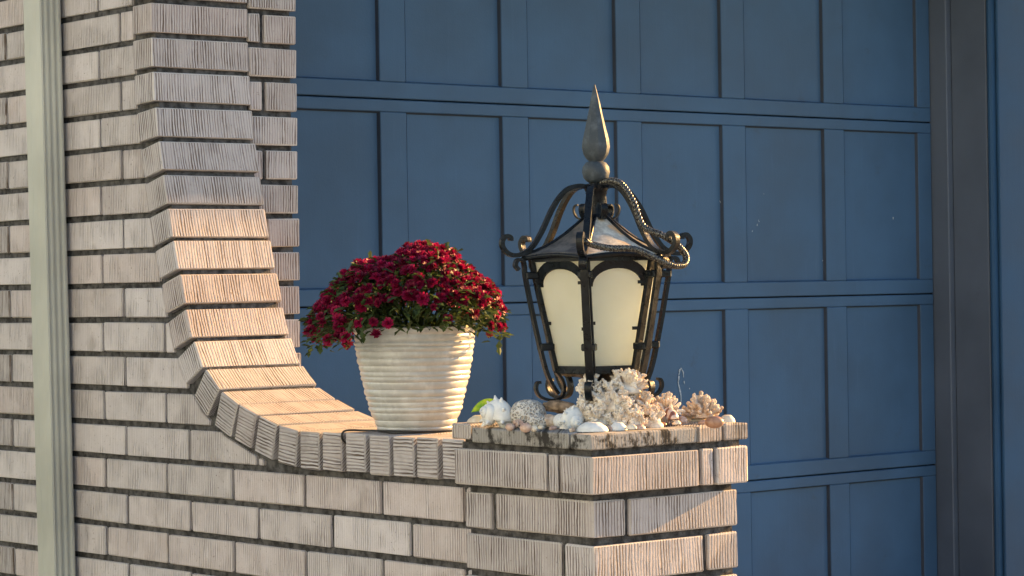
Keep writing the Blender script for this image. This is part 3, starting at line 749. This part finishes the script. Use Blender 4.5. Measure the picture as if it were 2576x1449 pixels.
# cage
ZCT, ZCB, RT, RB = 1.158, .957, .1270, .0830
def cage(ph, t, off=0): return pol((RB+(RT-RB)*t)+off, ph, ZCB+(ZCT-ZCB)*t)
for i in range(6):
    ph, p2 = PH0+R(60*i), PH0+R(60*(i+1)); side = (math.cos(ph), math.sin(ph), 0); rad = Vector((math.sin(ph), -math.cos(ph), 0))
    lpart('corner_post', MB().bar([cage(ph, -.01), cage(ph, .5), cage(ph, 1.0)], .0155, .008, side), IRON, bevel=.0012)
    # outer strap ending in scrolls
    pr = [(.151, 1.1385), (.157, 1.1465), (.1535, 1.156), (.1435, 1.1555), (.140, 1.144), (.139, 1.129), (.1290, 1.075), (.1165, 1.015), (.1030, .960), (.0915, .932), (.080, .914), (.080, .914)]
    strap = lpart('outer_strap', MB().bar(catmull([pol(r, ph, z) for r, z in pr[:-1]], 5), .0140, .0060, side), IRON)
    ft = [(.084, .955), (.0735, .942), (.0680, .925), (.0720, .910), (.0850, .9035), (.1010, .9045), (.1150, .9110), (.1215, .923), (.1195, .934), (.113, .936)]
    lpart('foot_scroll', MB().bar(catmull([pol(r, ph, z) for r, z in ft], 5), .0125, .0050, side), IRON)
    for zc in (1.128, .999):
        t = (zc-ZCB)/(ZCT-ZCB); c0 = cage(ph, t, -.004); c1 = cage(ph, t, .0195 if zc > 1.1 else .0225)
        lpart('clamp', MB().bar([c0, c1], .0250, .0130, side), IRON, bevel=.002)
    # panel frame between two posts
    def fpnt(f, t, off=0):
        a, b = cage(ph, t, off), cage(p2, t, off); return a.lerp(b, f)
    nrm = Vector((math.sin((ph+p2)/2), -math.cos((ph+p2)/2), 0))
    V = [fpnt(.04, 0, -.004), fpnt(.96, 0, -.004), fpnt(.96, 1, -.004), fpnt(.04, 1, -.004)]
    V += [v-nrm*.003 for v in V]
    lpart('pane', MB().add(V, [(0, 1, 2, 3), (7, 6, 5, 4), (0, 4, 5, 1), (1, 5, 6, 2), (2, 6, 7, 3), (3, 7, 4, 0)]), PANE)
    lpart('bottom_rail', MB().bar([fpnt(0, .005, 0), fpnt(1, .005, 0)], .013, .007, (0, 0, 1)), IRON)
    lpart('top_rail', MB().bar([fpnt(0, 1.0, 0), fpnt(1, 1.0, 0)], .012, .007, (0, 0, 1)), IRON)
    # arch: flat iron band, opening below, pane visible in the spandrels
    V, Fc = [], []; N = 16; sp_t, in_t, out_t = .745, .905, .995
    for a in range(N+1):
        th = math.pi*a/N
        fi = .5-.405*math.cos(th); ti = sp_t+(in_t-sp_t)*math.sin(th)
        fo = .5-.50*math.cos(th)*(1-.0*math.sin(th)); to = sp_t+(out_t-sp_t)*math.sin(th)
        for off in (.0015, -.0035):
            V.append(fpnt(fi, ti, off)); V.append(fpnt(fo, to, off))
    for a in range(N):
        q = a*4; Fc += [(q, q+1, q+5, q+4), (q+2, q+6, q+7, q+3), (q, q+4, q+6, q+2), (q+1, q+3, q+7, q+5)]
    arch = lpart('arch', MB().add(V, Fc), IRON)
    for f, t in ((.83, .78), (.83, .37), (.12, .42)):
        c = fpnt(f, t, -.0005); d = (fpnt(1, t)-fpnt(0, t)).normalized()
        lpart('pane_clip', MB().bar([c, c+d*.018 if f > .5 else c-d*.014], .006, .002, (0, 0, 1)), IRON)
lpart('base_plate', MB().lathe([(.001, lz(.944)), (.060, lz(.944)), (.078, lz(.950)), (.078, lz(.9545)), (.001, lz(.9548))], 6), IRON)
lpart('stem', MB().lathe([(.055, lz(ZT+.0005)), (.055, lz(ZT+.008)), (.026, lz(ZT+.014)), (.022, lz(.90)), (.026, lz(.938)), (.040, lz(.9435))], 20), IRON, True, angle=35)
lpart('lamp_socket', MB().lathe([(.012, lz(.9552)), (.012, lz(.985)), (.020, lz(.99)), (.028, lz(1.03)), (.020, lz(1.06)), (.004, lz(1.07))], 16), SHELLWHITE, True)
# beaded cord looped over the front right arm and along the eave
ph = PH0+R(60)
pr = [(.012, 1.2945), (.036, 1.297), (.062, 1.289), (.088, 1.257), (.110, 1.214), (.134, 1.1835), (.168, 1.1745), (.190, 1.176)]
pts = [pol(r, ph-R(2), z) for r, z in pr[:5]]
pts += [Vector((.112, -.100, 0))+Vector((0, 0, lz(1.196))), Vector((.140, -.098, lz(1.177))), Vector((.1545, -.090, lz(1.158))), Vector((.150, -.098, lz(1.143))), Vector((.128, -.116, lz(1.142))), Vector((.100, -.126, lz(1.154))),
        Vector((.062, -.1345, lz(1.171))), Vector((.020, -.142, lz(1.1735))), Vector((-.012, -.150, lz(1.180))), Vector((-.026, -.158, lz(1.187)))]
cp = catmull(pts, 22); cordm = MB(); Ncp = len(cp); frames = []; prev = Vector((0, 0, 1))
for i in range(Ncp):
    tg = (cp[min(i+1, Ncp-1)]-cp[max(i-1, 0)]).normalized(); a_ = prev-tg*prev.dot(tg)
    if a_.length < 1e-4: a_ = tg.orthogonal()
    a_.normalize(); frames.append((a_, tg.cross(a_))); prev = a_
for k in range(3):
    strand = [cp[i]+(frames[i][0]*math.cos(i*.62+k*2.0944)+frames[i][1]*math.sin(i*.62+k*2.0944))*.0030 for i in range(Ncp)]
    cordm.tube(strand, .0034, 7)
link('beaded_cord', cordm.me('beaded_cord', smooth=True), ROPE, None, (LC.x, LC.y, ZT), (0, 0, -YAW), label='thick twisted beaded cord looped over the lantern roof', cat='cord')

# ================================================================== CORALS AND SHELLS ON THE PIER
E_R, E_T = Vector(R0), Vector((-math.sin(YAW), -math.cos(YAW), 0))
def spot(u, v, z=ZT): return ray_on(u, v, 2, z)
def near(u, v, t):
    "point on the sight line u,v that lies t metres in front of the lantern stem"
    d = Fv + Rv*(u-1288)/FPX - Uv*(v-724.5)/FPX
    c0 = np.array([LC.x, LC.y, 0])+np.array(E_T)*t; nn = np.array(E_T)
    k = ((c0-CAM)@nn)/(d@nn); return Vector(CAM+k*d)
def coral_mesh(seed, rad, height, mains, tips, thick, spread=1.0, long=False):
    r = random.Random(seed); m = MB()
    def finger(p, d, L, t0, t1):
        pts = [p]; dd = d.copy(); N = 3
        for i in range(N):
            dd = (dd+Vector((r.uniform(-.25, .25), r.uniform(-.25, .25), r.uniform(-.1, .25)))).normalized(); pts.append(pts[-1]+dd*L/N)
        pts.append(pts[-1]+dd*t1*.55)
        rr = [t0+(t1-t0)*i/N for i in range(N+1)]+[t1*.45]
        rr = [q*r.uniform(.88, 1.14) for q in rr]
        m.tube(pts, rr, 7); return pts[-2], dd
    m.tube([(0, 0, -.004), (0, 0, height*.10), (0, 0, height*.40)], [rad*.62, rad*.58, rad*.30], 9)
    for i in range(mains):
        a = 2*math.pi*(i*.618+r.uniform(-.05, .05)); e = math.acos(max(-1, 1-(i+.5)/mains*spread))
        d = Vector((math.sin(e)*math.cos(a), math.sin(e)*math.sin(a), math.cos(e)))
        sc = 1/math.sqrt((d.x**2+d.y**2)/rad**2+(d.z/height)**2)*r.uniform(.82, 1.1)
        if long:
            p, dd = finger(Vector((0, 0, height*.05))+d*sc*.12, d, sc*.85*r.uniform(.85, 1.1), thick*1.1, thick*.95)
            if r.random() < .5: finger(p-dd*sc*.3, (dd+Vector((r.uniform(-.7, .7), r.uniform(-.7, .7), .2))).normalized(), sc*.30, thick*.9, thick*.8)
            continue
        p, dd = finger(Vector((0, 0, height*.10)), d, sc*.68, thick*1.7, thick*2.0)
        for k in range(tips+2):
            d2 = (dd+Vector((r.uniform(-1, 1), r.uniform(-1, 1), r.uniform(-1, 1)))*.95).normalized()
            L_ = sc*.16*r.uniform(.7, 1.35)
            p2, d3 = finger(p-dd*r.uniform(0, sc*.16), d2, L_+thick, thick*1.0, thick*.85)
            if r.random() < .45:
                finger(p2-d3*L_*.5, (d3+Vector((r.uniform(-1, 1), r.uniform(-1, 1), r.uniform(-1, 1)))*.9).normalized(), thick*2.2, thick*.8, thick*.65)
    return m.me('coral', smooth=True)
cor = [ # u, v of the bottom centre, metres in front of stem, radius, height, mains, tips, thickness, label
    (1490, 992, .070, .030, .046, 20, 5, .0027, 'white branching coral cluster topmost left, right below the lantern panes'),
    (1580, 990, .075, .046, .050, 28, 5, .0029, 'large cream sunlit branching coral topmost right below the lantern'),
    (1545, 1033, .100, .047, .060, 30, 5, .0028, 'white spiky coral in the middle of the heap'),
    (1478, 1042, .095, .032, .050, 18, 5, .0028, 'small white fan coral at the left of the coral heap'),
    (1612, 1040, .085, .038, .046, 20, 5, .0029, 'greyish tan coral at the right of the coral heap'),
    (1552, 1074, .128, .026, .036, 14, 5, .0024, 'low white coral sprig above the middle clam shell'),
    (1600, 1074, .118, .024, .040, 14, 5, .0024, 'narrow white coral sprig right of the middle clam shell'),
    (1508, 1070, .120, .029, .040, 16, 5, .0028, 'pale knobbly coral just above the bluish white clam shell'),
    (1448, 1062, .090, .024, .034, 16, 6, .0022, 'low cream coral just right of the frilled white murex'),
    (1575, 1050, .118, .030, .040, 20, 6, .0021, 'white coral in the lower middle of the heap, right of the spiky one'),
    (1512, 1030, .085, .026, .046, 18, 6, .0021, 'white coral between the fan coral and the spiky middle coral'),
    (1640, 1062, .085, .027, .036, 18, 6, .0022, 'grey white coral lump left of the striped snail shell'),
]
for i, (u, v, t, rad, h, mn, tp, th, lab) in enumerate(cor):
    link('branching_coral', coral_mesh(100+i, rad, h, mn, tp, th, 1.15), TANCORAL if i in (4,) else CORAL, None, near(u, v, t), (rnd.uniform(-.2, .2), rnd.uniform(-.2, .2), rnd.uniform(0, 6)),
         label=lab, cat='coral', group='branching corals heaped round the lantern stem')
# finger corals
for i, (u, v, t, rad, h, lab) in enumerate([(1676, 1040, .02, .030, .042, 'pale finger coral left of the far right one, right of the lantern'), (1768, 1048, -.02, .036, .047, 'large finger coral with thick blunt fingers at the far right')]):
    link('finger_coral', coral_mesh(200+i, rad, h, 54, 0, .0036 if i else .0029, 1.12, True), TANCORAL if i else CORAL, None, near(u, v, t), (0, .15 if i else -.1, rnd.uniform(0, 6)), label=lab, cat='coral', group='finger corals')
# rubble the corals stand on
def lump(seed, a, b, c, amp, nu=28, nv=16, freq=3.0, pits=False):
    r = random.Random(seed); ph = [(Vector((r.uniform(-1, 1), r.uniform(-1, 1), r.uniform(-1, 1)))*freq*(1+.6*k), r.uniform(0, 6)) for k in range(7)]
    V, Fc = [], []
    for j in range(nv+1):
        th = math.pi*j/nv
        for i in range(nu):
            p_ = 2*math.pi*i/nu; d = Vector((math.sin(th)*math.cos(p_), math.sin(th)*math.sin(p_), math.cos(th)))
            s_ = sum(math.sin(d.dot(w)+f) for w, f in ph)/7
            q = 1+amp*s_*2
            V.append((d.x*a*q, d.y*b*q, d.z*c*q))
    for j in range(nv):
        for i in range(nu): Fc.append((j*nu+i, (j+1)*nu+i, (j+1)*nu+(i+1) % nu, j*nu+(i+1) % nu))
    me = MB().add(V, Fc).me('lump', smooth=True); bm = bmesh.new(); bm.from_mesh(me); bmesh.ops.remove_doubles(bm, verts=bm.verts, dist=1e-6); bm.to_mesh(me); bm.free(); return me
def mat_brain():
    m = NT('pitted_brain_coral'); tc = m.coord(); v = m.n('ShaderNodeTexVoronoi', feature='DISTANCE_TO_EDGE'); 
    wv = m.n('ShaderNodeVectorMath', operation='ADD'); m.l(tc, wv.inputs[0]); nn = m.n('ShaderNodeTexNoise'); m.l(tc, nn.inputs['Vector']); nn.inputs['Scale'].default_value = 60
    sc = m.n('ShaderNodeVectorMath', operation='SCALE'); m.l(nn.outputs[1], sc.inputs[0]); sc.inputs['Scale'].default_value = .012; m.l(sc.outputs[0], wv.inputs[1])
    m.l(wv.outputs[0], v.inputs['Vector']); v.inputs['Scale'].default_value = 150
    f = m.ramp(v.outputs['Distance'], .06, .32)
    m.color(m.mix(f, (.70, .66, .61), (.47, .41, .36))); m.rough(.9); m.bump(m.math('SUBTRACT', 1.0, f), 1.0, .004); return m.m
BRAIN = mat_brain()
def put(name, me, mat, u, v, t, lab, cat, rot=(0, 0, 0), lift=0.0, group=None):
    p_ = near(u, v, t); p_.z += lift
    return link(name, me, mat, None, p_, (rot[0], rot[1], rot[2]-YAW), label=lab, cat=cat, group=group)
put('brain_coral', lump(5, .034, .030, .0275, .05), BRAIN, 1326, 1043, .055, 'rounded pitted grey coral lump near the left end of the shells', 'coral')
put('brain_coral', lump(6, .020, .018, .015, .07), BRAIN, 1352, 1062, .085, 'small pitted coral knob in front of the rounded coral lump', 'coral')
put('driftwood', lump(8, .032, .016, .011, .12), simple('weathered_driftwood', (.30, .21, .14), .9, .3, 60, .003, 90), 1410, 1024, .045, 'brown weathered driftwood chunk left of the coral heap', 'driftwood', (0, .1, 0))
for i, (u, v, t, a, b, c, lab) in enumerate([(1545, 1062, .055, .062, .030, .026, 'brown rubble rock under the middle of the coral heap'), (1610, 1058, .050, .045, .030, .026, 'brown rubble rock under the right of the coral heap'),
        (1475, 1060, .065, .040, .028, .020, 'brown rubble rock under the left of the coral heap'), (1540, 1020, .045, .045, .022, .030, 'dark rubble rock leaning against the lantern stem')]):
    put('rubble_rock', lump(30+i, a, b, c, .12), simple('dark_rubble', (.16, .115, .085), .95, .3, 60, .004, 90), u, v, t, lab, 'rock', group='rocks under the corals')
# clams
def clam(w, d, h, ribs=0, lean=0):
    V, Fc = [], []; nu, nv = 28, 9
    for j in range(nv+1):
        f = j/nv
        for i in range(nu):
            a = 2*math.pi*i/nu; rr = math.sin(f*math.pi/2)**.9
            rib = 1+.02*math.cos(ribs*a)*f if ribs else 1
            x = w/2*rr*math.cos(a)*rib; y = d/2*rr*math.sin(a)*rib; z = h*math.cos(f*math.pi/2)**1.15+.0012*math.sin(f*40)*(1-f)
            V.append((x+lean*(1-f)*w, y, z))
    for j in range(nv):
        for i in range(nu): Fc.append((j*nu+i, (j+1)*nu+i, (j+1)*nu+(i+1) % nu, j*nu+(i+1) % nu))
    Fc.append(tuple(nv*nu+i for i in range(nu-1, -1, -1)))
    me = MB().add(V, Fc).me('clam', smooth=True, angle=50); bm = bmesh.new(); bm.from_mesh(me); bmesh.ops.remove_doubles(bm, verts=bm.verts, dist=1e-6); bm.to_mesh(me); bm.free(); return me
def rest_on(name, me, mat, u, v, lab, cat, rot=0, z=ZT, group=None, tilt=0):
    return link(name, me, mat, None, spot(u, v, z), (tilt, 0, rot-YAW), label=lab, cat=cat, group=group)
G = 'clam shells along the pier edge'
rest_on('clam_shell', clam(.057, .040, .0165), SHELLWHITE, 1490, 1085, 'large smooth bluish white clam shell at the front corner', 'shell', group=G)
rest_on('clam_shell', clam(.032, .026, .0140, 14), SHELLWHITE, 1555, 1082, 'small white clam shell right of the bluish white one', 'shell', group=G)
rest_on('clam_shell', clam(.034, .028, .0120, 12, .1), SHELLCREAM, 1646, 1075, 'pale clam shell just left of the striped snail shell', 'shell', .3, group=G)
rest_on('clam_shell', clam(.022, .018, .0080, 10), SHELLPINK, 1610, 1079, 'little tan clam shell between two pale clams', 'shell', .5, group=G)
rest_on('clam_shell', clam(.044, .032, .0225, 0, -.1), SHELLCREAM, 1744, 1063, 'smooth cream clam shell right of the striped snail shell', 'shell', -.2, group=G)
rest_on('clam_shell', clam(.032, .026, .0150, 0, .05), SHELLCREAM, 1828, 1064, 'rightmost cream clam shell at the far corner', 'shell', .2, group=G)
rest_on('clam_shell', clam(.038, .028, .0130, 12, .1), SHELLCREAM, 1200, 1062, 'cream fan shell at the far left of the heap', 'shell', .2, z=ZT+.008, group=G)
# cowrie
rest_on('cowrie_shell', lump(77, .0170, .0115, .0110, .015), SHELLBROWN, 1797, 1062, 'glossy brown cowrie shell between two cream clams', 'shell', .1, z=ZT+.0095)
# coiled snail shells
def snail(turns, R1, tube0, shrink, rise, n=90, seg=14):
    pts, rr = [], []
    for i in range(n):
        f = i/(n-1); a = 2*math.pi*turns*f; s_ = math.exp(-shrink*f*turns)
        pts.append((R1*s_*math.cos(a), R1*s_*math.sin(a), rise*(1-s_))); rr.append(tube0*s_)
    m = MB(); 
    m.tube(pts, rr, seg); return m
sn = snail(3.2, .012, .0145, .55, .030).me('snail', smooth=True)
put('snail_shell', sn, SHELLSTRIPE, 1680, 1056, .035, 'brown and white striped snail shell with its whorl facing left', 'shell', (R(80), 0, R(-60)))
m = MB(); N = 20
me = clam(.026, .020, .011, 9); put('scallop_shell', me, SHELLPINK, 1713, 1060, .022, 'orange tan cup shell standing open beside the striped snail shell', 'shell', (R(75), 0, R(35)))
# whelk with knobs
def whelk(seed):
    m = snail(3.0, .013, .0165, .62, .036)
    r = random.Random(seed)
    for i in range(9):
        a = 2*math.pi*i/9*1.0; s_ = math.exp(-.62*i/9*.9); c = Vector((.0285*s_*math.cos(a), .0285*s_*math.sin(a), .006+.036*(1-s_)))
        d = Vector((math.cos(a), math.sin(a), .5)).normalized(); m.tube([c-d*.006, c, c+d*.005], [.0045, .0032, .0010], 7)
    m.tube(catmull([(0.010, .004, -.004), (.012, -.008, -.020), (.006, -.004, -.034), (.001, 0, -.043)], 5), [.0150-.0125*i/15 for i in range(16)], 12)
    return m.me('whelk', smooth=True)
put('whelk_shell', whelk(1), SHELLWHITE, 1256, 1047, .040, 'white knobbed whelk shell beside the green leaf', 'shell', (R(70), R(20), R(-70))).scale = (1.22, 1.22, 1.22)
put('murex_shell', whelk(2), SHELLWHITE, 1436, 1060, .105, 'white frilled murex shell left of the bluish white clam', 'shell', (R(95), R(-15), R(25)))
put('whelk_shell', snail(2.6, .008, .0095, .6, .022).me('small_snail', smooth=True), SHELLWHITE, 1408, 1062, .100, 'small white coiled shell at the left of the frilled murex', 'shell', (R(85), 0, R(10)))
put('snail_shell', snail(2.6, .0055, .0065, .6, .018).me('tiny_snail', smooth=True), SHELLPINK, 1305, 1070, .092, 'tiny brown snail shell below the pitted coral lump', 'shell', (R(60), 0, R(-40)))
rest_on('cowrie_shell', lump(78, .0105, .0085, .0085, .02), SHELLPINK, 1322, 1076, 'pinkish brown cowrie at the foot of the pitted coral lump', 'shell', .3, z=ZT+.007)
rest_on('cowrie_shell', lump(79, .0085, .0070, .0065, .03), SHELLPINK, 1283, 1074, 'small reddish pebble shell left of the pinkish cowrie', 'shell', .3, z=ZT+.0055)
rest_on('cowrie_shell', lump(80, .0075, .0065, .0060, .03), SHELLCREAM, 1343, 1078, 'small cream pebble shell right of the pinkish cowrie', 'shell', .8, z=ZT+.005)
put('coral_knob', lump(41, .020, .013, .011, .16, freq=5), CORAL, 1485, 1055, .100, 'sunlit cream coral knob right of the frilled murex', 'coral', (0, .5, 0))
put('coral_knob', lump(42, .016, .012, .012, .16, freq=5), TANCORAL, 1625, 1065, .095, 'tan coral knob beneath the grey coral', 'coral')
put('coral_knob', lump(43, .022, .016, .013, .14, freq=5), TANCORAL, 1383, 1062, .085, 'greyish coral knob between pitted lump and murex', 'coral')
# fallen leaf
V, Fc = [], []
for i in range(11):
    f = i/10; w = .011*math.sin(math.pi*f**.85)*(1-.15*f)+.0004
    zc = .010*math.sin(f*2.4)
    V += [(-.032+.064*f, -w, zc+.008*(w/.011)), (-.032+.064*f, 0, zc), (-.032+.064*f, w, zc+.008*(w/.011))]
for i in range(10):
    q = i*3; Fc += [(q, q+1, q+4, q+3), (q+1, q+2, q+5, q+4)]
lf = MB().add(V, Fc)
lfm = lf.me('leaf', smooth=True)
put('fallen_leaf', lfm, GREENLEAF, 1229, 1027, -.01, 'glossy green and yellow leaf lying behind the white whelk shell', 'leaf', (R(55), R(-12), 0))

# small broken bits between the larger shells
br = random.Random(55)
for u, v, lab, kind, mt in [(1228, 1066, 'small tan shell bit left below the white whelk', 0, SHELLPINK), (1262, 1071, 'tan pebble under the white whelk', 1, TANCORAL), (1362, 1076, 'pale shell bit left of the small coiled white shell', 2, SHELLCREAM),
                            (1392, 1078, 'tan shell bit below the small coiled white shell', 1, SHELLPINK), (1418, 1079, 'cream ribbed shell bit below the frilled murex', 3, SHELLCREAM), (1440, 1082, 'brown pebble left of the bluish white clam', 0, TANCORAL),
                            (1536, 1078, 'tan shell bit between the two white clams', 2, SHELLPINK), (1588, 1078, 'cream ribbed shell bit right of the small white clam', 4, SHELLCREAM), (1620, 1072, 'tan pebble behind the little tan clam', 1, TANCORAL),
                            (1668, 1069, 'brown shell bit under the striped snail shell', 0, SHELLBROWN), (1702, 1068, 'cream ribbed shell bit right under the striped snail shell', 3, SHELLCREAM), (1768, 1064, 'tan pebble left of the brown cowrie', 1, SHELLPINK)]:
    if kind < 3: me = lump(300+kind, .0075*(1+.25*kind), .0055, .0050, .14, 16, 9, 4)
    else: me = clam(.017 if kind == 3 else .022, .015, .0075, 10, .05)
    link('shell_bit', me, mt, None, spot(u, v, ZT+.003), (br.uniform(-.3, .3), br.uniform(-.3, .3), br.uniform(0, 6)), label=lab+' on the pier', cat='shell bit', group='broken shell bits on the pier')
